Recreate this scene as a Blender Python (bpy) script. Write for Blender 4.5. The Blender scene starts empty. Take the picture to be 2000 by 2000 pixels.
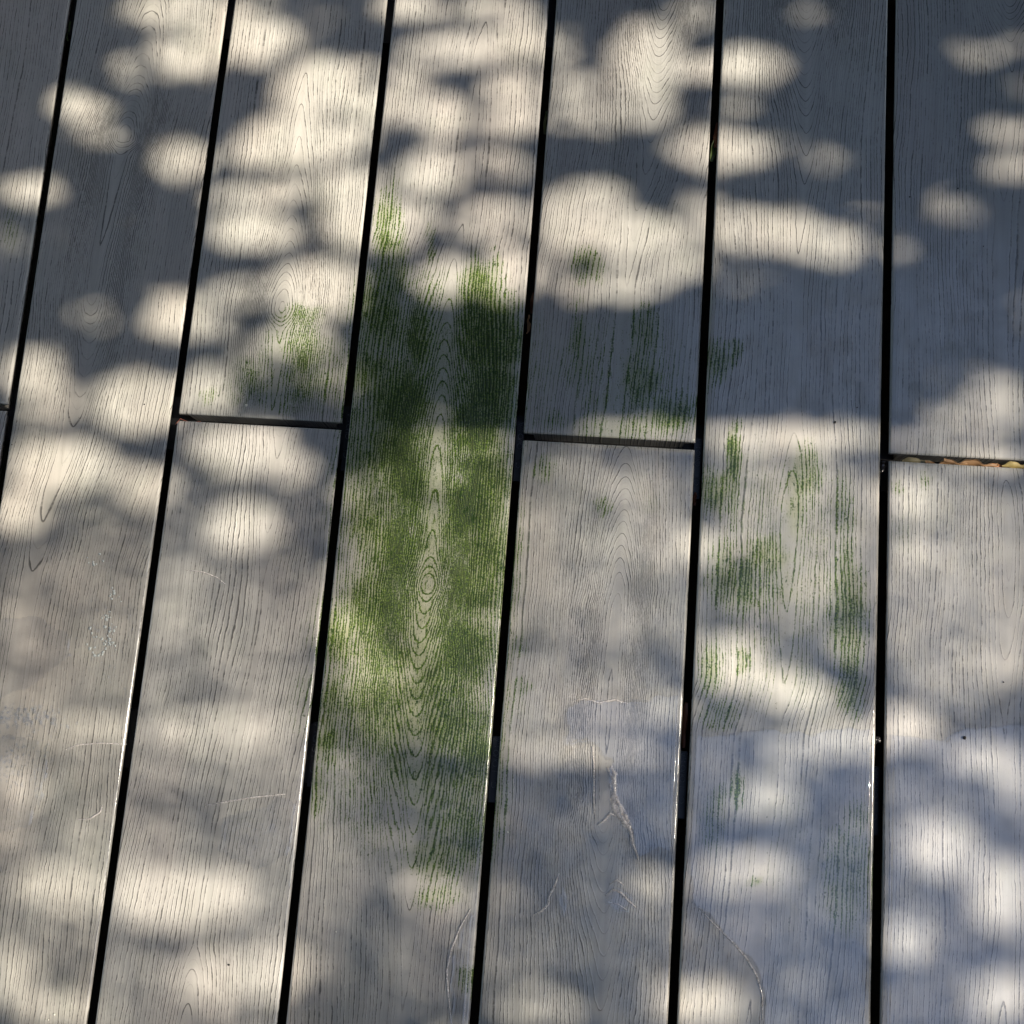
import bpy, bmesh, math, random
import numpy as np
from mathutils import Vector, Matrix

R = math.radians
rng = np.random.default_rng(7)
random.seed(7)
SC = bpy.context.scene
COL = SC.collection

# ------------------------------------------------------------------ camera, light, exposure
P = 0.15                                   # board pitch in metres (board + gap)
CAM_ROT = (0.180911, 0.072899, 0.076223)
CAM_LOC = (4.498382 * P, -1.469589 * P, 5.836946 * P)
F_PX = 2100.0                              # focal length in pixels of a 2000 px wide frame
cd = bpy.data.cameras.new('camera')
cam = bpy.data.objects.new('camera', cd)
COL.objects.link(cam)
cam.rotation_euler = CAM_ROT
cam.location = CAM_LOC
cd.sensor_width = 36.0
cd.lens = 36.0 * F_PX / 2000.0
cd.clip_start = 0.02
cd.clip_end = 500.0
SC.camera = cam

SUN_AZ = R(-4.0)                           # direction towards the sun, from +x
SUN_ZEN = R(45.0)
SUN = Vector((math.sin(SUN_ZEN) * math.cos(SUN_AZ), math.sin(SUN_ZEN) * math.sin(SUN_AZ), math.cos(SUN_ZEN)))
world = bpy.data.worlds.new('World')
SC.world = world
world.use_nodes = True
wn = world.node_tree
wn.nodes.clear()
wo = wn.nodes.new('ShaderNodeOutputWorld')
wb = wn.nodes.new('ShaderNodeBackground')
ws = wn.nodes.new('ShaderNodeTexSky')
ws.sky_type = 'NISHITA'
ws.sun_disc = False
ws.sun_elevation = math.pi / 2 - SUN_ZEN
ws.sun_rotation = math.pi / 2 - SUN_AZ
ws.dust_density = 1.0
ws.ozone_density = 1.0
wb.inputs['Strength'].default_value = 0.125
wn.links.new(ws.outputs[0], wb.inputs[0])
wn.links.new(wb.outputs[0], wo.inputs[0])
sd = bpy.data.lights.new('sun', 'SUN')
sd.energy = 5.0
sd.angle = R(0.53)
sd.color = (1.0, 0.90, 0.74)
sun = bpy.data.objects.new('sun', sd)
COL.objects.link(sun)
sun.rotation_euler = SUN.to_track_quat('Z', 'Y').to_euler()
sun.location = SUN * 12
SC.view_settings.view_transform = 'Standard'
SC.view_settings.look = 'None'
SC.view_settings.gamma = 1.0
SC.view_settings.exposure = 0.95
SC.view_settings.use_curve_mapping = False
SC.cycles.max_bounces = 5
SC.cycles.transparent_max_bounces = 12
SC.cycles.use_denoising = True

# ------------------------------------------------------------------ picture <-> deck helpers
_M = np.array(cam.rotation_euler.to_matrix())
_C = np.array(CAM_LOC)


def deck(x, y, s=2000.0 / 1932.0, z=0.0):
    """point of the deck plane seen at a position of the photograph (measured at 1932 px)"""
    x = np.asarray(x, float) * s
    y = np.asarray(y, float) * s
    u = (x - 1000.0) / F_PX
    v = -(y - 1000.0) / F_PX
    d = np.stack([u, v, -np.ones_like(u)], -1) @ _M.T
    t = (z - _C[2]) / d[..., 2]
    return _C + d * t[..., None]


def pic(X, Y, s=1932.0 / 2000.0):
    d = np.stack([X, Y, np.zeros_like(X)], -1) - _C
    c = d @ _M
    return (1000 + F_PX * c[..., 0] / -c[..., 2]) * s, (1000 - F_PX * c[..., 1] / -c[..., 2]) * s


def sstep(a, b, x):
    t = np.clip((x - a) / (b - a), 0, 1)
    return t * t * (3 - 2 * t)


def vnoise(X, Y, scale, seed):
    """smooth value noise in 0..1"""
    r = np.random.default_rng(seed)
    g = r.random((128, 128))
    x = X / scale + 37.3
    y = Y / scale + 51.7
    xi = np.floor(x).astype(int)
    yi = np.floor(y).astype(int)
    fx = x - xi
    fy = y - yi
    fx = fx * fx * (3 - 2 * fx)
    fy = fy * fy * (3 - 2 * fy)
    a = g[xi % 128, yi % 128]
    b = g[(xi + 1) % 128, yi % 128]
    c = g[xi % 128, (yi + 1) % 128]
    d = g[(xi + 1) % 128, (yi + 1) % 128]
    return (a * (1 - fx) + b * fx) * (1 - fy) + (c * (1 - fx) + d * fx) * fy


def blobs(px, py, lst, soft=0.35):
    out = np.zeros_like(px)
    for e in lst:
        x, y, rx, ry = e[:4]
        ang, val = (e[4], e[5]) if len(e) > 5 else (0, e[4])
        c, s = math.cos(R(ang)), math.sin(R(ang))
        dx, dy = px - x, py - y
        q = np.sqrt(((dx * c + dy * s) / rx) ** 2 + ((-dx * s + dy * c) / ry) ** 2)
        out = np.maximum(out, val * (1 - sstep(1 - soft, 1 + soft, q)))
    return out


# ------------------------------------------------------------------ scene helpers
def link(o, parent=None):
    COL.objects.link(o)
    if parent is not None:
        o.parent = parent
    return o


def tag(o, label=None, cat=None, group=None, kind=None):
    if label:
        o['label'] = label
    if cat:
        o['category'] = cat
    if group:
        o['group'] = group
    if kind:
        o['kind'] = kind
    return o


def empty(name, loc=(0, 0, 0)):
    o = bpy.data.objects.new(name, None)
    o.location = loc
    o.empty_display_size = 0.05
    return link(o)


def mesh_obj(name, verts, faces, mat, parent=None, smooth=False):
    me = bpy.data.meshes.new(name)
    me.from_pydata([tuple(v) for v in verts], [], [tuple(f) for f in faces])
    me.update()
    if mat:
        me.materials.append(mat)
    if smooth:
        me.polygons.foreach_set('use_smooth', [True] * len(me.polygons))
    return link(bpy.data.objects.new(name, me), parent)


def box_vf(x0, x1, y0, y1, z0, z1):
    v = [(x0, y0, z0), (x1, y0, z0), (x1, y1, z0), (x0, y1, z0), (x0, y0, z1), (x1, y0, z1), (x1, y1, z1), (x0, y1, z1)]
    f = [(0, 3, 2, 1), (4, 5, 6, 7), (0, 1, 5, 4), (1, 2, 6, 5), (2, 3, 7, 6), (3, 0, 4, 7)]
    return v, f


class NT:
    """small node tree writer"""

    def __init__(self, name):
        self.m = bpy.data.materials.new(name)
        self.m.use_nodes = True
        self.t = self.m.node_tree
        self.t.nodes.clear()
        self.out = self.t.nodes.new('ShaderNodeOutputMaterial')

    def n(self, typ, ins=None, **props):
        nd = self.t.nodes.new(typ)
        for k, v in props.items():
            setattr(nd, k, v)
        for k, v in (ins or {}).items():
            self.put(nd.inputs[k], v)
        return nd

    def put(self, sock, v):
        if isinstance(v, bpy.types.NodeSocket):
            self.t.links.new(v, sock)
        elif isinstance(v, (tuple, list)) and len(v) == 3 and sock.type == 'RGBA':
            sock.default_value = (*v, 1)
        else:
            sock.default_value = v

    def math(self, op, a, b=0.0, c=None, clamp=False):
        nd = self.n('ShaderNodeMath', {0: a, 1: b}, operation=op, use_clamp=clamp)
        if c is not None:
            self.put(nd.inputs[2], c)
        return nd.outputs[0]

    def ramp(self, x, a, b, lo=0.0, hi=1.0):
        return self.n('ShaderNodeMapRange', {0: x, 1: a, 2: b, 3: lo, 4: hi}, interpolation_type='SMOOTHSTEP').outputs[0]

    def mix(self, f, a, b):
        nd = self.n('ShaderNodeMix', data_type='RGBA')
        self.put(nd.inputs[0], f)
        self.put(nd.inputs[6], a)
        self.put(nd.inputs[7], b)
        return nd.outputs[2]

    def noise(self, vec, scale, detail=2.0, rough=0.5, dist=0.0):
        return self.n('ShaderNodeTexNoise', {'Vector': vec, 'Scale': scale, 'Detail': detail, 'Roughness': rough, 'Distortion': dist}).outputs[0]

    def attr(self, name):
        return self.n('ShaderNodeAttribute', attribute_name=name).outputs['Fac']

    def vec(self, x, y, z=0.0):
        return self.n('ShaderNodeCombineXYZ', {0: x, 1: y, 2: z}).outputs[0]


def simple_mat(name, col, rough=0.7, spec=0.5, var=0.25, scale=40.0, bump=0.0):
    t = NT(name)
    geo = t.n('ShaderNodeNewGeometry')
    n = t.noise(geo.outputs['Position'], scale, 4, 0.6)
    f = t.ramp(n, 0.3, 0.7)
    c = t.mix(f, tuple(k * (1 - var) for k in col), tuple(min(1, k * (1 + var)) for k in col))
    b = t.n('ShaderNodeBsdfPrincipled', {'Base Color': c, 'Roughness': rough, 'Specular IOR Level': spec})
    if bump:
        bp = t.n('ShaderNodeBump', {'Strength': 0.6, 'Distance': bump, 'Height': n})
        t.put(b.inputs['Normal'], bp.outputs[0])
    t.put(t.out.inputs[0], b.outputs[0])
    return t.m


# ------------------------------------------------------------------ materials
def board_material():
    t = NT('composite_board')
    tc = t.n('ShaderNodeTexCoord')
    sp = t.n('ShaderNodeSeparateXYZ', {0: tc.outputs['Object']})
    X, Y = sp.outputs[0], sp.outputs[1]
    oi = t.n('ShaderNodeObjectInfo')
    rnd = t.math('MULTIPLY', oi.outputs['Random'], 37.0)
    Xr = t.math('ADD', X, rnd)
    u = t.attr('ring_u')
    N = t.attr('ring_n')                                   # how many arches lie below this point
    Nd = t.attr('ring_d')                                  # and how fast that changes along the board
    wob = t.noise(t.vec(t.math('MULTIPLY', Xr, 16.0), t.math('MULTIPLY', Y, 4.0)), 1.0, 2, 0.5)
    wob2 = t.noise(t.vec(t.math('MULTIPLY', Xr, 150.0), t.math('MULTIPLY', Y, 75.0)), 1.0, 3, 0.65)
    du = t.math('MULTIPLY', t.math('SUBTRACT', wob, 0.5), 0.022)
    du2 = t.math('MULTIPLY', t.math('SUBTRACT', wob2, 0.5), 0.0023)
    u1 = t.math('ADD', t.math('ADD', u, du), du2)
    S_, U0 = 0.0031, 0.007
    SG2 = t.attr('ring_s')
    u2 = t.math('MULTIPLY', u1, u1)
    F = t.math('SQRT', t.math('ADD', u2, U0 * U0))
    q = t.math('DIVIDE', u2, SG2)
    W = t.math('DIVIDE', 1.0, t.math('ADD', 1.0, t.math('MULTIPLY', q, t.math('ADD', q, 0.35))))
    rn = t.n('ShaderNodeTexNoise', {'W': t.math('ADD', t.math('MULTIPLY', F, 90.0), rnd), 'Scale': 1.0, 'Detail': 2.0}, noise_dimensions='1D').outputs[0]
    ph = t.math('SUBTRACT', t.math('ADD', t.math('DIVIDE', F, S_), t.math('MULTIPLY', rn, 1.8)), t.math('MULTIPLY', N, W))
    ph = t.math('ADD', ph, rnd)
    fr = t.math('FRACT', ph)
    tri = t.math('ABSOLUTE', t.math('SUBTRACT', fr, 0.5))          # 0 = line centre
    line_id = t.math('FLOOR', ph)
    # gradient of the phase, so that a line keeps its width in metres
    dW = t.math('MULTIPLY', t.math('MULTIPLY', W, W), t.math('MULTIPLY', t.math('ADD', t.math('MULTIPLY', q, 4.0), 0.7), t.math('DIVIDE', u1, SG2)))
    gu = t.math('ADD', t.math('DIVIDE', t.math('ABSOLUTE', u1), t.math('MULTIPLY', F, S_)), t.math('ABSOLUTE', t.math('MULTIPLY', N, dW)))
    gv = t.math('MULTIPLY', Nd, W)
    G = t.math('SQRT', t.math('ADD', t.math('ADD', t.math('MULTIPLY', gu, gu), t.math('MULTIPLY', gv, gv)), 1600.0))
    dist = t.math('DIVIDE', tri, G)
    dash = t.noise(t.vec(t.math('MULTIPLY', line_id, 5.31), t.math('MULTIPLY', Y, 95.0), rnd), 1.0, 3, 0.75)
    dens = t.noise(t.vec(t.math('MULTIPLY', Xr, 22.0), t.math('MULTIPLY', Y, 9.0)), 1.0, 3, 0.55)
    dashf = t.ramp(t.math('ADD', dash, t.math('MULTIPLY', t.math('SUBTRACT', dens, 0.5), 1.1)), 0.36, 0.60)
    lid = t.noise(t.vec(t.math('MULTIPLY', line_id, 9.17), rnd, t.math('MULTIPLY', Y, 6.0)), 1.0, 1, 0.5)
    lwm = t.math('MULTIPLY', t.math('ADD', t.math('MULTIPLY', dash, 0.9), lid), 0.00030)
    line = t.math('SUBTRACT', 1.0, t.ramp(dist, t.math('MULTIPLY', lwm, 0.35), t.math('ADD', lwm, 0.00018)))
    soft_line = t.math('SUBTRACT', 1.0, t.ramp(dist, 0.0, 0.0011))
    dark = t.math('MULTIPLY', line, t.math('MULTIPLY_ADD', dashf, 0.74, 0.24), clamp=True)
    # faint in-between ridges of the embossing
    fr2 = t.math('FRACT', t.math('ADD', t.math('MULTIPLY', ph, 2.0), 0.5))
    d2 = t.math('DIVIDE', t.math('ABSOLUTE', t.math('SUBTRACT', fr2, 0.5)), t.math('MULTIPLY', G, 2.0))
    faint = t.math('MULTIPLY', t.math('SUBTRACT', 1.0, t.ramp(d2, 0.0, 0.00042)), t.math('MULTIPLY', t.ramp(dens, 0.3, 0.6), 0.30))
    faint = t.math('MULTIPLY', faint, t.ramp(dash, 0.35, 0.6))
    dark = t.math('MAXIMUM', dark, faint)
    # pores: tiny dark pits
    pn = t.noise(t.vec(t.math('MULTIPLY', Xr, 900.0), t.math('MULTIPLY', Y, 300.0)), 1.0, 2, 0.6)
    pits = t.ramp(pn, 0.66, 0.74)
    # base colour with streaks
    st = t.noise(t.vec(t.math('MULTIPLY', Xr, 160.0), t.math('MULTIPLY', Y, 6.0)), 1.0, 4, 0.65)
    big = t.noise(t.vec(t.math('MULTIPLY', Xr, 9.0), t.math('MULTIPLY', Y, 4.0)), 1.0, 3, 0.55)
    c = t.mix(t.ramp(st, 0.3, 0.7), (0.385, 0.378, 0.355), (0.475, 0.466, 0.438))
    c = t.mix(t.math('MULTIPLY', t.ramp(big, 0.35, 0.75), 0.55), c, (0.46, 0.40, 0.36))
    hs = t.n('ShaderNodeHueSaturation', {'Hue': t.math('MULTIPLY_ADD', oi.outputs['Random'], 0.02, 0.49), 'Saturation': t.math('MULTIPLY_ADD', oi.outputs['Random'], 0.35, 0.75),
                                        'Value': t.math('MULTIPLY_ADD', t.math('FRACT', t.math('MULTIPLY', rnd, 3.7)), 0.16, 0.90), 'Color': c})
    c = hs.outputs[0]
    grime = t.ramp(t.noise(tc.outputs['Object'], 14.0, 6, 0.7), 0.45, 0.72)
    c = t.mix(t.math('MULTIPLY', grime, 0.28), c, (0.30, 0.32, 0.26))
    # stain: faint green film around the algae
    al = t.attr('algae')
    film = t.ramp(al, 0.04, 0.7)
    c = t.mix(t.math('MULTIPLY', film, 0.58), c, (0.215, 0.255, 0.055))
    c = t.mix(t.math('MULTIPLY', pits, 0.35), c, (0.10, 0.095, 0.085))
    c = t.mix(t.math('MULTIPLY', dark, 0.80), c, (0.050, 0.047, 0.045))
    # algae growing in the grain
    s1 = t.noise(t.vec(t.math('MULTIPLY', Xr, 1000.0), t.math('MULTIPLY', Y, 70.0)), 1.0, 4, 0.75)
    s2 = t.noise(t.vec(t.math('MULTIPLY', Xr, 700.0), t.math('MULTIPLY', Y, 600.0)), 1.0, 3, 0.75)
    s3 = t.noise(t.vec(t.math('MULTIPLY', Xr, 190.0), t.math('MULTIPLY', Y, 34.0)), 1.0, 5, 0.75)
    an = t.math('ADD', t.math('ADD', t.math('MULTIPLY', s1, 0.48), t.math('MULTIPLY', s2, 0.32)),
                t.math('ADD', t.math('MULTIPLY', s3, 0.20), t.math('MULTIPLY', soft_line, 0.10)))
    thr = t.math('MULTIPLY_ADD', al, -0.165, 0.606)
    over = t.math('SUBTRACT', an, thr)
    cov = t.ramp(over, -0.008, 0.018)
    cov = t.math('MULTIPLY', cov, t.ramp(al, 0.05, 0.20))
    cov = t.math('MULTIPLY', cov, t.math('SUBTRACT', 1.0, t.math('MULTIPLY', t.ramp(tri, 0.34, 0.5), 0.45)))
    gcol = t.mix(t.ramp(t.math('ADD', t.math('MULTIPLY', over, 6.0), t.math('MULTIPLY', t.math('SUBTRACT', s2, 0.5), 2.2)), -0.15, 0.55), (0.125, 0.215, 0.004), (0.010, 0.036, 0.001))
    gcol = t.mix(t.math('MULTIPLY', t.ramp(s3, 0.5, 0.75), 0.3), gcol, (0.09, 0.10, 0.015))
    c = t.mix(t.math('MULTIPLY', cov, 0.92), c, gcol)
    cl = t.noise(t.vec(t.math('MULTIPLY', Xr, 330.0), t.math('MULTIPLY', Y, 150.0)), 1.0, 4, 0.65)
    clump = t.math('MULTIPLY', t.ramp(t.math('MULTIPLY_ADD', al, 0.10, cl), 0.655, 0.70), t.ramp(al, 0.03, 0.12))
    c = t.mix(t.math('MULTIPLY', clump, 0.9), c, (0.020, 0.052, 0.004))
    # height
    hgt = t.math('SUBTRACT', t.math('MULTIPLY', st, 0.25), t.math('ADD', t.math('MULTIPLY', soft_line, 0.35), dark))
    hgt = t.math('ADD', hgt, t.math('MULTIPLY', t.math('MULTIPLY', cov, s2), 1.2))
    bp = t.n('ShaderNodeBump', {'Strength': 0.5, 'Distance': 0.00032, 'Height': hgt})
    wet = t.attr('wet')
    rough = t.math('ADD', 0.55, t.math('MULTIPLY', t.math('SUBTRACT', st, 0.5), 0.2))
    rough = t.math('ADD', rough, t.math('MULTIPLY', cov, 0.2))
    b = t.n('ShaderNodeBsdfPrincipled', {'Base Color': c, 'Roughness': rough, 'IOR': 1.5, 'Normal': bp.outputs[0]})
    t.put(b.inputs['Specular IOR Level'], 0.25)
    cn = t.noise(t.vec(t.math('MULTIPLY', Xr, 20.0), t.math('MULTIPLY', Y, 12.0)), 1.0, 3, 0.6)
    cm = t.ramp(t.noise(t.vec(t.math('MULTIPLY', Xr, 70.0), t.math('MULTIPLY', Y, 40.0)), 1.0, 4, 0.65), 0.30, 0.62, 0.45, 1.0)
    t.put(b.inputs['Coat Weight'], t.math('MULTIPLY', t.math('MULTIPLY', wet, cm), t.math('SUBTRACT', 1.0, t.math('MULTIPLY', cov, 0.4))))
    t.put(b.inputs['Coat IOR'], 1.9)
    t.put(b.inputs['Coat Roughness'], t.math('MULTIPLY_ADD', cn, 0.16, 0.06))
    bp2 = t.n('ShaderNodeBump', {'Strength': 0.12, 'Distance': 0.00030, 'Height': hgt})
    t.put(b.inputs['Coat Normal'], bp2.outputs[0])
    t.put(t.out.inputs[0], b.outputs[0])
    return t.m


def water_material(name, bump=0.00006, tint=(0.97, 0.98, 1.0)):
    t = NT(name)
    geo = t.n('ShaderNodeNewGeometry')
    n = t.noise(geo.outputs['Position'], 60.0, 3, 0.5)
    bp = t.n('ShaderNodeBump', {'Strength': 0.35, 'Distance': bump * 6, 'Height': n})
    cs = t.n('ShaderNodeVectorMath', {0: geo.outputs['Incoming'], 1: bp.outputs[0]}, operation='DOT_PRODUCT').outputs['Value']
    fr = t.math('MULTIPLY_ADD', t.math('POWER', t.math('SUBTRACT', 1.0, t.math('ABSOLUTE', cs), clamp=True), 5.0), 0.92, 0.075)
    gl = t.n('ShaderNodeBsdfGlossy', {'Color': (1, 1, 1), 'Roughness': 0.03, 'Normal': bp.outputs[0]})
    tr = t.n('ShaderNodeBsdfTransparent', {'Color': tint})
    mx = t.n('ShaderNodeMixShader', {0: fr, 1: tr.outputs[0], 2: gl.outputs[0]})
    t.put(t.out.inputs[0], mx.outputs[0])
    return t.m


def leaf_material(name, c1, c2, trans=0.45, rough=0.45):
    t = NT(name)
    geo = t.n('ShaderNodeNewGeometry')
    n = t.noise(geo.outputs['Position'], 9.0, 3, 0.6)
    c = t.mix(t.ramp(n, 0.3, 0.7), c1, c2)
    b = t.n('ShaderNodeBsdfPrincipled', {'Base Color': c, 'Roughness': rough})
    tr = t.n('ShaderNodeBsdfTranslucent', {'Color': c})
    mx = t.n('ShaderNodeMixShader', {0: trans, 1: b.outputs[0], 2: tr.outputs[0]})
    t.put(t.out.inputs[0], mx.outputs[0])
    return t.m


MAT_BOARD = board_material()
MAT_JOIST = simple_mat('black_joist', (0.010, 0.010, 0.012), 0.6, 0.4, 0.4, 60)
MAT_CLIP = simple_mat('black_plastic', (0.005, 0.005, 0.007), 0.38, 0.5, 0.3, 90)
MAT_GLYPH = simple_mat('worn_raised_lettering', (0.05, 0.05, 0.062), 0.5, 0.5, 0.4, 300)
MAT_SOIL = simple_mat('dark_soil', (0.022, 0.017, 0.012), 0.9, 0.3, 0.5, 30, 0.004)
MAT_WATER = water_material('water_film')
MAT_CROWN = leaf_material('green_foliage', (0.022, 0.042, 0.014), (0.045, 0.070, 0.022), 0.12)
MAT_BARK = simple_mat('bark', (0.11, 0.085, 0.065), 0.85, 0.3, 0.45, 18, 0.01)
MAT_DRY = {
    'brown': leaf_material('dry_leaf_brown', (0.30, 0.15, 0.065), (0.44, 0.26, 0.13), 0.25, 0.5),
    'orange': leaf_material('dry_leaf_orange', (0.50, 0.15, 0.04), (0.62, 0.27, 0.08), 0.25, 0.5),
    'yellow': leaf_material('dry_leaf_yellow', (0.62, 0.46, 0.14), (0.75, 0.62, 0.30), 0.3, 0.5),
    'olive': leaf_material('dry_leaf_olive', (0.28, 0.24, 0.12), (0.42, 0.36, 0.20), 0.3, 0.5),
    'green': leaf_material('leaf_dark_green', (0.035, 0.06, 0.02), (0.07, 0.10, 0.03), 0.3, 0.4),
    'rust': leaf_material('leaf_rust_brown', (0.10, 0.035, 0.015), (0.17, 0.06, 0.03), 0.3, 0.5),
}
MAT_MUD = simple_mat('wet_black_mud', (0.012, 0.010, 0.010), 0.16, 0.8, 0.5, 400, 0.0012)
MAT_SPECK = simple_mat('black_speck', (0.012, 0.010, 0.012), 0.45, 0.5, 0.4, 900)
MAT_CRUMB = simple_mat('white_crumb', (0.72, 0.70, 0.62), 0.7, 0.4, 0.1, 900)
MAT_FOAM = simple_mat('dried_foam', (0.42, 0.45, 0.45), 0.5, 0.5, 0.15, 700)
MAT_THREAD = simple_mat('red_fibre', (0.30, 0.10, 0.07), 0.7, 0.3, 0.3, 900)

# ------------------------------------------------------------------ the deck
deck_root = empty('deck')
tag(deck_root, kind='structure')

GW = 0.0068                                # gap between boards
# gap centre lines, measured as (x, y) at 2000 px
GAPS = {1: [(142, 0), (35.3, 700)], 2: [(449, 0), (358.3, 700), (174.8, 2000)], 3: [(761.4, 0), (690.8, 700), (547.6, 2000)],
        4: [(1079, 0), (1026, 700), (924.8, 2000)], 5: [(1407.8, 0), (1372.5, 700), (1314, 2000)], 6: [(1744, 0), (1728.8, 700), (1711, 2000)]}
GL = {}
for k, l in GAPS.items():
    q = np.array([deck(x, y, 1.0) for x, y in l])
    m, b = np.polyfit(q[:, 1], q[:, 0], 1)
    GL[k] = (b, m)


def gapx(k, y):
    if k in GL:
        b, m = GL[k]
        return b + m * np.clip(y, -0.6, 0.6)
    return k * P + 0 * y


ALGAE = [
 (730,410,22,40,.45),(725,452,20,30,.60),(735,520,35,60,.50),(720,600,45,90,.62),(790,640,25,70,.66),(700,700,40,80,.58),(750,760,60,75,.78),
 (915,510,35,25,.32),(905,560,40,60,.62),(925,640,60,80,.82),(930,730,50,90,.80),(900,800,60,60,.72),(920,900,45,60,.84),(900,960,60,70,.84),
 (740,850,60,50,.74),(770,900,50,60,.70),(690,980,40,60,.60),(740,1040,70,70,.62),(920,1040,50,60,.80),(900,1110,60,60,.70),(700,1150,60,80,.62),
 (640,1200,30,60,.60),(720,1230,50,50,.36),(880,1220,70,70,.66),(820,1300,80,60,.56),(840,1370,90,60,.58),(625,1330,25,50,.50),(617,1400,20,30,.66),
 (900,1420,30,60,.72),(800,1450,100,80,.42),(850,1540,80,80,.36),(820,1620,55,40,.42),(880,1560,30,80,.46),(600,1500,15,60,.30),(770,1330,170,110,.46),(870,1480,80,160,.40),(780,1200,160,120,.5),(700,860,60,200,.46),(750,1420,140,200,.22),
 (820,1690,40,30,.28),(880,1850,20,30,.32),(800,1000,150,330,.46),(800,700,150,160,.40),(860,700,180,180,.24),(745,470,18,120,.38),(935,500,6,60,.40),(815,455,8,30,.45),
 (560,600,50,25,.28),(560,660,60,60,.28),(550,720,110,55,.28),(390,740,15,20,.26),(545,650,12,40,.38),(570,690,10,30,.42),
 (1110,500,30,35,.40),(1090,640,12,60,.44),(1215,640,30,60,.46),(1210,720,40,60,.54),(1270,780,50,30,.56),(1150,760,60,40,.28),(1100,690,45,60,.24),
 (1040,790,30,20,.26),(1180,700,130,130,.18),(1200,800,120,30,.30),
 (1030,880,25,18,.30),(1140,955,18,15,.30),(1130,1050,170,200,.06),(1240,940,60,60,.10),(980,1220,25,20,.20),(985,1290,20,12,.28),
 (1350,690,22,40,.45),(1385,670,12,22,.46),(1385,862,11,50,.78),(1350,930,30,40,.50),(1385,940,12,60,.44),(1515,900,32,55,.48),(1500,960,20,50,.44),
 (1450,1050,45,35,.44),(1370,1090,32,60,.46),(1410,1100,15,50,.56),(1450,1100,60,60,.28),(1590,960,20,60,.32),(1600,1080,20,60,.40),(1600,1160,35,90,.50),
 (1605,1280,25,70,.50),(1340,1260,20,50,.42),(1400,1240,14,25,.48),(1360,1350,35,25,.36),(1390,1490,10,42,.40),(1355,1510,16,20,.34),(1600,1650,45,95,.36),
 (1620,1540,26,40,.26),(1425,1665,13,13,.50),(1345,1560,25,60,.22),(1480,1100,170,300,.14),(1500,1600,160,200,.09),
 (1700,925,15,8,.30),(1745,912,9,30,.24),(1700,1000,40,60,.10),(20,430,18,45,.18),(1105,230,6,10,.3),
]
WETM = [(1750, 1750, 1900, 1150, .8), (1900, 1000, 900, 1500, .7), (1000, 1700, 1500, 620, 1.0), (150, 1350, 420, 420, 0.9), (1500, 1650, 800, 620, 1.0)]


def ring_h(keys, y_pic):
    """arch count, its slope per picture unit and the centre offset at a picture height"""
    ys = np.array([k[0] for k in keys], float)
    ns = np.array([k[1] for k in keys], float)
    us = np.array([k[2] for k in keys], float)
    m = np.zeros(len(ys))
    d = np.diff(ns) / np.diff(ys)
    for i in range(1, len(ys) - 1):
        m[i] = 0 if d[i - 1] * d[i] <= 0 else 2 * d[i - 1] * d[i] / (d[i - 1] + d[i])
    m[0], m[-1] = d[0], d[-1]

    def ev(yq):
        yy = np.clip(yq, ys[0], ys[-1])
        i = np.clip(np.searchsorted(ys, yy) - 1, 0, len(ys) - 2)
        hh = ys[i + 1] - ys[i]
        f = (yy - ys[i]) / hh
        return (ns[i] * (1 + 2 * f) * (1 - f) ** 2 + hh * m[i] * f * (1 - f) ** 2 + ns[i + 1] * f * f * (3 - 2 * f) - hh * m[i + 1] * f * f * (1 - f)), i, f
    n, i, f = ev(y_pic)
    n2, _, _ = ev(y_pic + 2)
    g = f * f * (3 - 2 * f)
    return n, np.abs(n2 - n) / 2, us[i] + (us[i + 1] - us[i]) * g


def sig_at(kl, y0, py):
    if kl == 3:
        return 0.026 + 0.024 * sstep(1110, 1420, py)
    if kl == 4 and y0 < -0.1:
        return 0.024 + 0.012 * sstep(1500, 1700, py)
    if kl == 2 and y0 < -0.1:
        return 0.030 + 0 * py
    return 0.028 + 0 * py


TH = 0.022
BE = 0.0021


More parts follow.
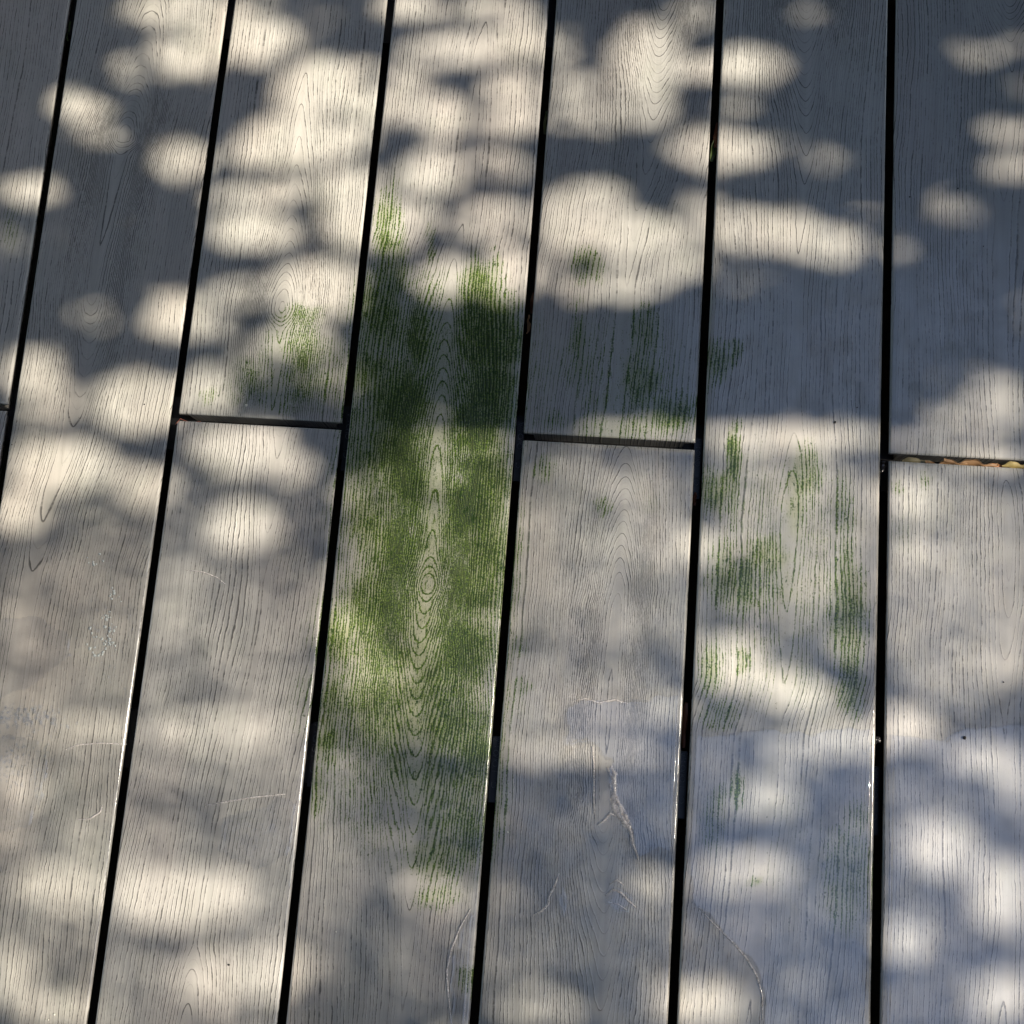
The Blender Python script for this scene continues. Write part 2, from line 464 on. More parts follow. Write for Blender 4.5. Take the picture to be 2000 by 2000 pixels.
def make_plank(kl, y0, y1, keys, fine=True):
    """board between gap kl and gap kl+1, from y0 to y1; keys = (picture y, ring depth, centre offset)"""
    yc = 0.5 * (y0 + y1)
    xc = (kl + 0.5) * P
    ys = []
    if fine:
        lo, hi = max(y0, -0.56), min(y1, 0.50)
        if y0 < lo:
            ys += list(np.linspace(y0, lo, 5)[:-1])
        else:
            ys += [y0, y0 + 0.0006, y0 + 0.0016]
            lo = y0 + 0.004
        if y1 > hi:
            tail = list(np.linspace(hi, y1, 5)[1:])
        else:
            tail = [y1 - 0.0016, y1 - 0.0006, y1]
            hi = y1 - 0.004
        ys += list(np.linspace(lo, hi, int((hi - lo) / 0.005) + 2)) + tail
        nx = 28
    else:
        ys = [y0, y0 + 0.0016, y1 - 0.0016, y1]
        nx = 3
    ys = np.array(ys)
    # cross-section: right side up over the top and down the left side
    prof = []                              # (fraction across, inset from edge, z)
    prof += [('L', 0.0090, -TH), ('L', 0.0085, -0.0150), ('L', 0.0085, -0.0060), ('L', 0.0012, -0.0042)]
    for a in (0, 25, 50, 72, 90):
        prof.append(('L', BE * (1 - math.sin(R(a))) if False else BE - BE * math.cos(R(90 - a)) if False else BE * (1 - math.cos(R(90 - a))) * 0 + BE * (1 - math.cos(R(a))), -BE * (1 - math.sin(R(a)))))
    nb = len(prof)
    for i in range(1, nx):
        prof.append(('T', i / nx, 0.0))
    prof += [('R', p[1], p[2]) for p in reversed(prof[:nb])]
    m = len(prof)
    XL = gapx(kl, ys) + GW / 2
    XR = gapx(kl + 1, ys) - GW / 2
    V = np.zeros((len(ys), m, 3))
    for j, (s, a, z) in enumerate(prof):
        if s == 'L':
            V[:, j, 0] = XL + a
        elif s == 'R':
            V[:, j, 0] = XR - a
        else:
            V[:, j, 0] = XL + BE + (XR - XL - 2 * BE) * a
        V[:, j, 1] = ys
        V[:, j, 2] = z
    # softened ends
    for r_, dz in ((0, 0.0016), (1, 0.0005), (-1, 0.0016), (-2, 0.0005)):
        if fine and ((r_ >= 0 and y0 > -0.56) or (r_ < 0 and y1 < 0.50)) or not fine and r_ in (0, -1):
            top = V[r_, :, 2] > -0.004
            V[r_, top, 2] -= dz
    # very slight cup and twist so that no two boards are perfectly flat
    w = np.random.default_rng(int(kl * 31 + y0 * 100 + 500))
    tilt = w.uniform(-0.0003, 0.0003)
    X, Y = V[..., 0], V[..., 1]
    V[..., 2] += tilt * (X - xc) / (P / 2) * 0.5 + 0.00015 * w.uniform(-1, 1)
    faces = []
    n = len(ys)
    for i in range(n - 1):
        for j in range(m - 1):
            a = i * m + j
            faces.append((a, a + m, a + m + 1, a + 1))
        a = i * m
        faces.append((a + m - 1, a + 2 * m - 1, a + m, a))
    faces.append(tuple(range(0, m)))
    faces.append(tuple(range((n - 1) * m + m - 1, (n - 1) * m - 1, -1)))
    flat = V.reshape(-1, 3).copy()
    px, py = pic(flat[:, 0], flat[:, 1])
    hh, dd, uu = ring_h(keys, py)
    flat_loc = flat - np.array([xc, yc, 0])
    me = bpy.data.meshes.new('plank')
    me.from_pydata(flat_loc.tolist(), [], faces)
    me.materials.append(MAT_BOARD)
    for nm, arr in (('ring_n', hh), ('ring_d', dd * 2150.0), ('ring_s', sig_at(kl, y0, py) ** 2), ('ring_u', flat[:, 0] - xc - uu),
                    ('algae', algae_at(px, py) * float(fine)),
                    ('wet', np.clip(blobs(px, py, WETM, 0.5), 0, 1) * float(fine))):
        at = me.attributes.new(nm, 'FLOAT', 'POINT')
        at.data.foreach_set('value', arr.astype(np.float32))
    sm = np.ones(len(me.polygons), bool)
    sm[-2:] = False
    me.polygons.foreach_set('use_smooth', sm)
    me.update()
    o = link(bpy.data.objects.new('plank', me), deck_root)
    o.location = (xc, yc, 0)
    return o


def algae_at(px, py):
    wv = (vnoise(px, py, 22, 15) - .5) * 26
    wu = (vnoise(px, py, 12, 16) - .5) * 14
    a = (1 + .12 * sstep(1150, 1350, py) * (px < 960) + .12 * (px > 1310)) * blobs(px + wu, py + wv, ALGAE, 0.75)
    n = vnoise(px, py, 14, 11) * 0.6 + vnoise(px, py, 30, 12) * 0.4
    return np.clip(a * (0.72 + 0.55 * n), 0, 1)


JG = 0.0062                                # gap at the butt joints
YF, YN = 0.95, -1.05
plank_list = [
 (0, JG / 2, YF, [(-600, 1, -.05), (300, 1.5, -.05), (800, 1, -.05)]),
 (0, YN, -JG / 2, [(700, 1, -.02), (2400, 2, -.02)]),
 (1, YN, YF, [(-700, 0, .0), (-60, 1, .0), (45, 4, .0), (140, 8, -.003), (262, 17, -.010), (290, 12, -.010), (560, 10.5, -.014), (650, 6, -.012), (815, 2, -.016), (1000, 1, -.026), (1100, 0, -.03), (2400, 0, -.03)]),
 (2, JG / 2, YF, [(-700, 0, .012), (60, 0, .008), (157, 1, .006), (210, 2, .006), (301, 3.5, .008), (399, 6.5, .010), (483, 10, .012), (585, 15, .012), (625, 11, .012), (900, 9, .01)]),
 (2, YN, -JG / 2, [(760, 4, .02), (840, 2.2, .020), (930, 1.5, .018), (1000, 1, .018), (1100, 0, .018), (1780, 0, .0), (1840, 1.2, .0), (1932, 2.5, .0), (2300, 9, .0)]),
 (3, YN, YF, [(-700, -2, .020), (38, 0, .016), (120, 1, .014), (420, 2, .012), (486, 3, .008), (574, 4.2, .006), (640, 6, .006), (780, 11, .008), (1050, 15, .008), (1104, 18, .008), (1135, 16, .008), (1200, 13.5, .008), (1290, 10, .010), (1370, 7.5, .012), (1450, 5.5, .013), (1520, 4, .014), (1613, 2.4, .016), (1720, 1, .017), (1932, 0, .018), (2500, 0, .02)]),
 (4, JG / 2, YF, [(-200, 24, .022), (0, 16, .022), (90, 11, .020), (165, 6.5, .020), (210, 4.5, .019), (270, 3, .018), (330, 2, .016), (400, 1, .012), (560, 0, .008), (900, 0, .0)]),
 (4, YN, -JG / 2, [(760, -2, .014), (845, 0, .014), (887, 1.4, .014), (985, 6, .014), (1100, 10.5, .014), (1160, 11.5, .012), (1330, 12, .010), (1550, 11.5, .014), (1610, 9, .016), (1700, 6.5, .018), (1800, 4, .020), (1900, 2, .020), (2100, 0, .02), (2500, 0, .02)]),
 (5, YN, YF, [(-200, 26, .004), (0, 16, .002), (70, 11, .001), (150, 7, .000), (266, 3, .000), (380, 1, .000), (600, 0, .002), (760, 0, .0), (980, 2.2, .0), (1120, 1.6, .0), (1260, .5, .0), (1400, 0, -.01), (2400, 1, -.02)]),
 (6, JG / 2, YF, [(-300, 20, .026), (0, 8, .026), (85, 2, .026), (200, .7, .024), (330, .5, .02), (420, 0, .02), (900, 0, .02)]),
 (6, YN, -JG / 2, [(760, 0, .02), (1000, 3, .022), (1130, 2.6, .022), (1230, 1.4, .02), (1370, 0.3, .02), (1700, 0, .02), (2400, 2, .01)]),
]
for kl, y0, y1, keys in plank_list:
    make_plank(kl, y0, y1, keys)
for kl in list(range(-4, 0)) + list(range(7, 12)):
    kk = [(-600, 6, .01), (900, 1, .0), (2400, 5, -.01)]
    if kl % 2 == 0:
        make_plank(kl, JG / 2, 1.6, kk, False)
        make_plank(kl, -1.9, -JG / 2, kk, False)
    else:
        make_plank(kl, -1.9, 1.6, kk, False)

# joists and clips under the boards
for jy in (-0.8, -0.2745, 0.0, 0.40, 0.8):
    v, f = box_vf(-0.62, 1.82, jy - 0.024, jy + 0.024, -0.075, -TH - 0.0015)
    mesh_obj('joist', v, f, MAT_JOIST, deck_root)


def glyph_strokes(ch):
    """raised strokes in a 1 x 1 cell, reading direction along +u"""
    arc = lambda cx, cy, rx, ry, a0, a1, n=12: [(cx + rx * math.cos(R(a0 + (a1 - a0) * i / n)), cy + ry * math.sin(R(a0 + (a1 - a0) * i / n))) for i in range(n + 1)]
    return {'O': [arc(.5, .5, .40, .46, 0, 360, 20)], 'C': [arc(.5, .5, .40, .46, 40, 320)],
            'I': [[(.5, 0), (.5, 1)]], '/': [[(.25, 0), (.75, 1)]], '.': [arc(.5, .08, .08, .08, 0, 360, 8)],
            ':': [arc(.5, .15, .08, .08, 0, 360, 8), arc(.5, .75, .08, .08, 0, 360, 8)],
            'A': [[(.08, 0), (.5, 1), (.92, 0)], [(.22, .36), (.78, .36)]]}[ch]


def ribbon(bv, bf, pts, w, z0, z1):
    pts = [Vector((p[0], p[1], 0)) for p in pts]
    L, Rr = [], []
    for i, p in enumerate(pts):
        d = (pts[min(i + 1, len(pts) - 1)] - pts[max(i - 1, 0)]).normalized()
        nrm = Vector((-d.y, d.x, 0)) * w / 2
        L.append(p + nrm)
        Rr.append(p - nrm)
    for i in range(len(pts) - 1):
        b = len(bv)
        for z in (z0, z1):
            for q in (L[i], L[i + 1], Rr[i + 1], Rr[i]):
                bv.append((q.x, q.y, z))
        bf += [(b + 4, b + 7, b + 6, b + 5), (b, b + 1, b + 5, b + 4), (b + 2, b + 3, b + 7, b + 6)]


def make_clip(x, y, letters=True):
    zt = -0.0135
    v, f = [], []
    for bx in ((-0.0032, 0.0032, -0.026, 0.026, -TH - 0.0013, zt),
               (-0.0024, 0.0024, -0.0085, -0.0015, zt, zt + 0.0012)):
        vv, ff = box_vf(*bx)
        b = len(v)
        v += vv
        f += [tuple(i + b for i in q) for q in ff]
    o = mesh_obj('clip', [(a + x, b + y, c) for a, b, c in v], f, MAT_CLIP, deck_root)
    gv, gf = [], []
    # read up the picture: C, (tab), O, I, /, O, :, ., A
    for ch, gy, gh in (('C', -0.0150, .0062), ('O', 0.0015, .0060), ('I', .0068, .002), ('/', .0085, .003), ('O', .0105, .0052), (':', .0165, .003), ('.', .0195, .002), ('A', .0215, .0042)):
        for st in glyph_strokes(ch):
            pts = [(0.0021 - p[1] * 0.0042, gy + p[0] * gh) for p in st]
            ribbon(gv, gf, pts, 0.0005, zt, zt + 0.0004)
    g = mesh_obj('raised_lettering', [(a + x, b + y, c) for a, b, c in gv], gf, MAT_GLYPH, o)
    return o


for k in (2, 3, 4, 5, 6):
    make_clip(float(gapx(k, -0.2745)), -0.2745)
make_clip(float(gapx(5, -0.012)), -0.016)
make_clip(float(gapx(4, 0.0)), -0.010)
make_clip(float(gapx(3, 0.0)), -0.010)

v, f = box_vf(-60, 60, -60, 60, -0.35, -0.16)
g = mesh_obj('ground', v, f, MAT_SOIL)
tag(g, kind='structure')


# ------------------------------------------------------------------ water lying on the boards
def poly_dist(px, py, poly):
    """signed distance, positive inside"""
    poly = np.asarray(poly, float)
    d = np.full(px.shape, 1e9)
    ins = np.zeros(px.shape, bool)
    for i in range(len(poly)):
        ax, ay = poly[i]
        bx, by = poly[(i + 1) % len(poly)]
        ex, ey = bx - ax, by - ay
        t = np.clip(((px - ax) * ex + (py - ay) * ey) / (ex * ex + ey * ey + 1e-12), 0, 1)
        d = np.minimum(d, np.hypot(px - ax - t * ex, py - ay - t * ey))
        c = (ay > py) != (by > py)
        with np.errstate(divide='ignore', invalid='ignore'):
            ins ^= c & (px < ex * (py - ay) / (ey if ey else 1e-12) + ax)
    return np.where(ins, d, -d)


def puddle(name, outline, kl, label, cat='puddle', depth=0.0008, step=0.0014, lip=0.9, seed=5, mat=None):
    w = np.array([deck(x, y)[:2] for x, y in outline])
    x0, y0 = w.min(0) - .004
    x1, y1 = w.max(0) + .004
    xs = np.arange(x0, x1, step)
    ys = np.arange(y0, y1, step)
    X, Y = np.meshgrid(xs, ys, indexing='ij')
    Xw = X + (vnoise(X, Y, .010, seed) - .5) * .005 + (vnoise(X, Y, .003, seed + 3) - .5) * .0015
    Yw = Y + (vnoise(X, Y, .010, seed + 1) - .5) * .006 + (vnoise(X, Y, .003, seed + 4) - .5) * .0020
    d = poly_dist(Xw, Yw, w)
    el = gapx(kl, Y) + GW / 2 + BE + 0.0006
    er = gapx(kl + 1, Y) - GW / 2 - BE - 0.0006
    d = np.minimum(d, np.minimum(X - el, er - X))
    z = 0.00035 + depth * (1 - np.exp(-np.clip(d, 0, None) / 0.0016)) + lip * depth * np.exp(-((d - 0.0022) / 0.0011) ** 2)
    keep = d > -0.0002
    idx = -np.ones(X.shape, int)
    idx[keep] = np.arange(keep.sum())
    verts = np.stack([X[keep], Y[keep], z[keep]], -1)
    if len(verts) < 4:
        return None
    c = verts.mean(0)
    c[2] = 0
    verts = verts - c
    a, b, c2, d2 = idx[:-1, :-1], idx[1:, :-1], idx[1:, 1:], idx[:-1, 1:]
    ok = (a >= 0) & (b >= 0) & (c2 >= 0) & (d2 >= 0)
    faces = np.stack([a[ok], b[ok], c2[ok], d2[ok]], -1)
    o = mesh_obj(name, verts.tolist(), faces.tolist(), mat or MAT_WATER, None, True)
    o.location = tuple(c)
    tag(o, label, cat)
    return o


puddle('puddle', [(1068, 1325), (1120, 1318), (1180, 1322), (1230, 1312), (1300, 1310), (1300, 1640), (1245, 1600), (1212, 1622), (1203, 1618),
                  (1190, 1565), (1168, 1530), (1148, 1480), (1140, 1452), (1150, 1438), (1118, 1410), (1066, 1402)], 4,
       'clear puddle with a ragged left edge on the third board from the right')
puddle('puddle', [(1290, 1385), (1370, 1388), (1460, 1374), (1540, 1382), (1600, 1370), (1680, 1374), (1690, 2010), (1437, 2010), (1438, 1900), (1434, 1860),
                  (1412, 1815), (1380, 1775), (1345, 1742), (1322, 1715), (1300, 1700)], 5,
       'long water sheet with a curved lower left edge on the second board from right')
puddle('puddle', [(1640, 1378), (1750, 1394), (1800, 1382), (1860, 1370), (1940, 1362), (2080, 1360), (2080, 2030), (1640, 2030)], 6,
       'sheet of water on the rightmost board below the butt joint, blue with sky')
puddle('puddle', [(1060, 1660), (1073, 1690), (1071, 1730), (1052, 1738), (1049, 1700)], 4,
       'thin sliver of water in the lower middle of the deck, left of the ragged puddle')
puddle('puddle', [(-60, 1178), (60, 1160), (125, 1188), (140, 1238), (70, 1290), (0, 1322), (-60, 1340)], 1,
       'shallow water patch at the left edge of the picture, above the beaded wet patch')
puddle('puddle', [(-60, 1386), (74, 1390), (90, 1440), (84, 1500), (55, 1560), (-60, 1600)], 1,
       'wet patch covered in beads at the left edge of the picture')
puddle('puddle', [(892, 1712), (862, 1768), (842, 1825), (846, 1900), (838, 1980), (905, 1980)], 3,
       'thin film of water at the foot of the greenest board, against its right edge')
puddle('puddle', [(415, 1540), (548, 1500), (562, 1520), (548, 1620), (480, 1642), (408, 1604)], 2,
       'faint film of water low on the board left of the greenest board')
puddle('puddle', [(1150, 1676), (1172, 1668), (1196, 1690), (1204, 1716), (1165, 1722), (1140, 1706)], 4,
       'little crinkled splash of water just above the bottom of the board with the ragged puddle', depth=0.0009, lip=1.2, step=0.001, seed=9)


def water_glint_ridge(pts, r, label, mat=None):  # traced water edges, in a pale colour that stands in for their glints
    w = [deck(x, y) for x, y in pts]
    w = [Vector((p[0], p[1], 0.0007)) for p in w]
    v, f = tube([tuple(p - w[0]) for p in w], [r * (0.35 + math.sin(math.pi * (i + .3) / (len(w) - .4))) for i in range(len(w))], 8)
    o = mesh_obj('water_glint_ridge', v, f, MAT_RIM_GLINT, None, True)
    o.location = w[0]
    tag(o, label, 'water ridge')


# droplets: one object, far too many to count
def droplets():
    r = np.random.default_rng(77)
    spots = []

    def sc(n, cx, cy, sx, sy, r0, r1):
        for _ in range(n):
            spots.append((cx + r.normal() * sx, cy + r.normal() * sy, r.uniform(r0, r1) ** 1.0))
    sc(110, 205, 1190, 26, 75, .0003, .0011)
    sc(260, 42, 1352, 44, 12, .0004, .0016)
    sc(260, 35, 1430, 34, 36, .0003, .0012)
    sc(30, 235, 1350, 6, 60, .0003, .0007)
    sc(40, 430, 1080, 40, 40, .0002, .0006)
    sc(45, 1020, 865, 35, 25, .0003, .0009)
    sc(45, 1250, 885, 35, 25, .0003, .0009)
    sc(14, 1168, 900, 8, 12, .00025, .0006)
    sc(60, 1644, 1430, 6, 45, .0003, .0010)
    sc(50, 60, 1700, 50, 40, .0002, .0006)
    sc(70, 480, 1300, 120, 120, .0002, .00045)
    sc(60, 1000, 1000, 600, 500, .0002, .0004)
    V_, F_ = [], []
    ring = [(math.cos(2 * math.pi * k / 8), math.sin(2 * math.pi * k / 8)) for k in range(8)]
    for x, y, rad in spots:
        p = deck(x, y)
        kx = int(math.floor(p[0] / P))
        if abs(p[1]) < .006 or min(abs(p[0] - float(gapx(k, p[1]))) for k in (kx, kx + 1)) < GW / 2 + BE:
            continue
        b = len(V_)
        st = r.uniform(.8, 1.6)
        for hh_, rr in ((0, 1), (.42, .86), (.72, .5)):
            for c, s_ in ring:
                V_.append((p[0] + c * rad * rr, p[1] + s_ * rad * rr * st, .0003 + hh_ * rad))
        V_.append((p[0], p[1], .0003 + .82 * rad))
        for lv in range(2):
            for k in range(8):
                a0, a1 = b + lv * 8 + k, b + lv * 8 + (k + 1) % 8
                F_.append((a0, a1, a1 + 8, a0 + 8))
        for k in range(8):
            F_.append((b + 16 + k, b + 16 + (k + 1) % 8, b + 24))
    o = mesh_obj('water_droplets', V_, F_, MAT_DROP, None, True)
    tag(o, 'scattered tiny water beads glinting on the wet boards', 'droplets', kind='stuff')


def flakes():
    r = np.random.default_rng(12)
    V_, F_ = [], []
    cl = [(203, 1165, 9, 10, 10), (208, 1190, 9, 10, 12), (205, 1212, 14, 8, 14), (178, 1205, 12, 20, 12), (195, 1235, 20, 10, 10), (180, 1060, 20, 15, 8), (215, 1130, 15, 15, 8)]
    for cx, cy, sx, sy, n in cl:
        for _ in range(n):
            p = deck(cx + r.normal() * sx * .6, cy + r.normal() * sy * .6)
            rad = r.uniform(.0004, .0016)
            b = len(V_)
            k = 9
            V_.append((p[0], p[1], .0012))
            for i in range(k):
                q = rad * r.uniform(.55, 1.15)
                V_.append((p[0] + q * math.cos(2 * math.pi * i / k), p[1] + q * math.sin(2 * math.pi * i / k), .0005))
            for i in range(k):
                F_.append((b, b + 1 + i, b + 1 + (i + 1) % k))
    o = mesh_obj('foam_flecks', V_, F_, MAT_FOAM)
    tag(o, 'pale cluster of dried foam flecks on the left wet board', 'foam', kind='stuff')


def tube(pts, radii, seg=8):
    v, f = [], []
    for i, (p, r_) in enumerate(zip(pts, radii)):
        p = Vector(p)
        d = (Vector(pts[min(i + 1, len(pts) - 1)]) - Vector(pts[max(i - 1, 0)])).normalized()
        q = d.to_track_quat('Z', 'Y')
        for k in range(seg):
            a = 2 * math.pi * k / seg
            v.append(p + q @ Vector((r_ * math.cos(a), r_ * math.sin(a), 0)))
    for i in range(len(pts) - 1):
        for k in range(seg):
            a = i * seg + k
            b = i * seg + (k + 1) % seg
            f.append((a, b, b + seg, a + seg))
    f.append(tuple(range(seg - 1, -1, -1)))
    f.append(tuple(range(len(pts) * seg - seg, len(pts) * seg)))
    return v, f


MAT_DROP = water_material('water_bead')
_t = NT('water_rim_painted_glint')
_b = _t.n('ShaderNodeBsdfPrincipled', {'Base Color': (0.86, 0.80, 0.77, 1), 'Roughness': 0.12, 'Specular IOR Level': 0.9})  # pale base colour paints in the bright glint of the water edges
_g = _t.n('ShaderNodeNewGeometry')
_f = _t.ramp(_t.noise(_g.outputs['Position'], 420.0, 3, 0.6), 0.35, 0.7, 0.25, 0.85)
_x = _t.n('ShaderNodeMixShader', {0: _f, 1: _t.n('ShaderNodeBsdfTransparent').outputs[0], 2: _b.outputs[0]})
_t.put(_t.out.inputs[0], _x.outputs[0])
MAT_RIM_GLINT = _t.m
droplets()
flakes()
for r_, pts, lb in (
    (.0013, [(1146, 1448), (1158, 1478), (1160, 1502), (1170, 1522), (1176, 1548), (1190, 1566), (1193, 1592), (1200, 1606), (1204, 1622)], 'longest curled pale rim of water, glint painted in, on the ragged edge of the puddle'),
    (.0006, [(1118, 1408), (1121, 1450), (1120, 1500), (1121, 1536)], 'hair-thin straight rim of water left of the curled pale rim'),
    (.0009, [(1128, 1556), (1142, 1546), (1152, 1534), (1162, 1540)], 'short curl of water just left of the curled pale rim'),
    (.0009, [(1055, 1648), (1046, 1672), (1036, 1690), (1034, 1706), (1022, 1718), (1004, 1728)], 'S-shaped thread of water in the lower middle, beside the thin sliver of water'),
    (.0008, [(1142, 1690), (1156, 1678), (1172, 1684), (1186, 1700), (1200, 1712)], 'pale painted glint along the top rim of the little crinkled splash'),
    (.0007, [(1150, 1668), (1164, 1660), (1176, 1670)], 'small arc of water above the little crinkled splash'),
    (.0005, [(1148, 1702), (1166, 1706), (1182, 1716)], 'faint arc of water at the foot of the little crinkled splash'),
    (.0007, [(1318, 1712), (1345, 1742), (1380, 1775), (1408, 1808), (1428, 1842), (1438, 1878), (1438, 1925)], 'long curved pale painted glint on the rim of the water sheet near the bottom of the picture'),
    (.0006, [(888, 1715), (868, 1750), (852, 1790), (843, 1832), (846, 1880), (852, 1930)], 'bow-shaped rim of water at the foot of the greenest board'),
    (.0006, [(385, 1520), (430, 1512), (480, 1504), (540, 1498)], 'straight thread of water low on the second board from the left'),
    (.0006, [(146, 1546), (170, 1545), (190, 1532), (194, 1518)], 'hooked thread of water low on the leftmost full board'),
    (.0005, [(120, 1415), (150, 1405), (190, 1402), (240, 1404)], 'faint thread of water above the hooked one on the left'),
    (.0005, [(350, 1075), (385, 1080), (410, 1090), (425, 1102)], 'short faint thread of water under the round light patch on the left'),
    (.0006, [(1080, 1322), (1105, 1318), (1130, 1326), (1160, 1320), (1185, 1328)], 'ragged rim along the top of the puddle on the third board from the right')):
    water_glint_ridge(pts, r_ * .85, lb)
puddle('glint_film', [(1146, 1446), (1162, 1462), (1166, 1500), (1180, 1530), (1192, 1560), (1196, 1590), (1172, 1560), (1150, 1525), (1152, 1490)], 4,  # patch in the pale rim colour, a painted glint on the water
       'pale film painted as a glint inside the curled rim of the puddle', 'painted_glint', depth=0.0010, step=0.0009, lip=0.6, seed=21, mat=MAT_RIM_GLINT)


# ------------------------------------------------------------------ leaves caught in the gaps
def gap_leaf(p0, p1, z0, width, waves, amp, lean, kind, label, seed=1, side=1):
    """a curled dry leaf standing on edge: spine from p0 to p1 (picture positions), blade rising beside it"""
    a = Vector(deck(*p0))
    b = Vector(deck(*p1))
    r = random.Random(seed)
    ax = (b - a)
    L = ax.length
    ax.normalize()
    nrm = Vector((-ax.y, ax.x, 0)) * side
    nu, nv = 26, 6
    ph = r.uniform(0, 6)
    top, V_, F_ = [], [], []
    for lay in (0, 1):
        for i in range(nu + 1):
            t = i / nu
            wd = width * (math.sin(math.pi * min(1, t * .94 + .04)) ** .6)
            wave = amp * (math.sin(2 * math.pi * waves * t + ph) + .4 * math.sin(2 * math.pi * waves * 2.3 * t + ph * 2))
            for j in range(nv + 1):
                s_ = j / nv - .5
                curl = s_ * s_ * 1.6 * width * .5
                off = nrm * (wave * (0.3 + s_ + .5) + s_ * wd * math.sin(lean) + curl * math.cos(lean) + lay * .00025)
                zz = z0 + s_ * wd * math.cos(lean) - curl * math.sin(lean) + .0008 * math.sin(9 * t + ph)
                V_.append(a + ax * (L * t) + off + Vector((0, 0, zz)))
    m = (nu + 1) * (nv + 1)
    for lay in (0, 1):
        for i in range(nu):
            for j in range(nv):
                q = lay * m + i * (nv + 1) + j
                fq = (q, q + 1, q + nv + 2, q + nv + 1)
                F_.append(fq if lay else fq[::-1])
    for i in range(nu):
        for j in (0, nv):
            q = i * (nv + 1) + j
            F_.append((q, q + nv + 1, q + nv + 1 + m, q + m) if j == 0 else (q, q + m, q + m + nv + 1, q + nv + 1))
    for i in (0, nu):
        for j in range(nv):
            q = i * (nv + 1) + j
            F_.append((q, q + m, q + m + 1, q + 1) if i == 0 else (q, q + 1, q + m + 1, q + m))
    c = a.copy()
    o = mesh_obj('dry_leaf', [v - c for v in V_], F_, MAT_DRY[kind], None, True)
    o.location = c
    tag(o, label, 'leaf', 'fallen leaves caught in the gaps')
    return o


gap_leaf((1706, 867), (1762, 872), -.0050, .0055, 1.2, .0005, 1.0, 'olive', 'dull olive leaf at the left end of the right-hand butt joint', 2)
gap_leaf((1748, 873), (1838, 876), -.0032, .0036, 2.2, .0011, .55, 'brown', 'small wavy brown leaf in the right-hand butt joint, next to the olive one', 3)
gap_leaf((1782, 871), (1886, 879), -.0022, .0050, 2.0, .0013, .75, 'brown', 'largest wavy brown leaf in the right-hand butt joint', 4)
gap_leaf((1850, 878), (1905, 881), -.0045, .0044, 1.0, .0005, 1.1, 'orange', 'orange leaf in the right-hand butt joint between brown and yellow ones', 5)
gap_leaf((1893, 877), (1945, 880), -.0018, .0048, 1.4, .0007, 1.0, 'yellow', 'pale yellow leaf at the right end of the right-hand butt joint', 6)
gap_leaf((1352, 226), (1348, 272), -.0050, .0060, .8, .0008, .7, 'rust', 'rust brown half of a leaf pair in the upper gap second from the right', 7)
gap_leaf((1347, 258), (1344, 298), -.0062, .0060, .6, .0007, -.9, 'green', 'dark green leaf just below the rust brown one in the upper gap', 8)
gap_leaf((1029, 203), (1025, 246), -.0058, .0052, .7, .0006, .8, 'green', 'dark green leaf with a pale rim in the upper part of the middle gap', 9)
gap_leaf((1004, 545), (1000, 585), -.0075, .0055, .8, .0005, .9, 'rust', 'rust brown leaf deep in the middle gap, above the dense green algae', 10)
gap_leaf((996, 590), (993, 625), -.0050, .0045, 1.2, .0007, .6, 'brown', 'brown leaf scrap in the middle gap beside the dense green algae', 11)
gap_leaf((1312, 925), (1310, 950), -.0075, .0050, .6, .0005, .8, 'rust', 'round rust brown leaf scrap in the gap just below the centre butt joint', 12)
gap_leaf((1293, 1325), (1289, 1412), -.0080, .0060, .8, .0007, .9, 'rust', 'long brown leaf deep in the gap left of the second board from the right', 13)
gap_leaf((126, 36), (122, 72), -.0040, .0045, .9, .0007, .7, 'green', 'small dark leaf in the top left gap', 14)


def lump(name, x, y, z, size, mat, label, cat, n=9, seed=1, group=None, flat=.8, long=1.0):
    r = random.Random(seed)
    bm = bmesh.new()
    for i in range(n):
        k = r.uniform(.3, .62) if n > 1 else 1.0
        g_ = bmesh.ops.create_icosphere(bm, subdivisions=2, radius=size * k)
        off = Vector((r.uniform(-.5, .5) * size, r.uniform(-.8, .8) * size * long, r.uniform(-.4, .3) * size)) if n > 1 else Vector()
        for v in g_['verts']:
            q = v.co.normalized()
            v.co *= 1 + .25 * math.sin(7 * q.x + i) * math.cos(6 * q.y + 2 * i)
            v.co.z *= flat
            v.co += off
    me = bpy.data.meshes.new(name)
    bm.to_mesh(me)
    bm.free()
    me.materials.append(mat)
    me.polygons.foreach_set('use_smooth', [True] * len(me.polygons))
    o = link(bpy.data.objects.new(name, me))
    p = deck(x, y)
    o.location = (p[0], p[1], z)
    tag(o, label, cat, group)
    return o


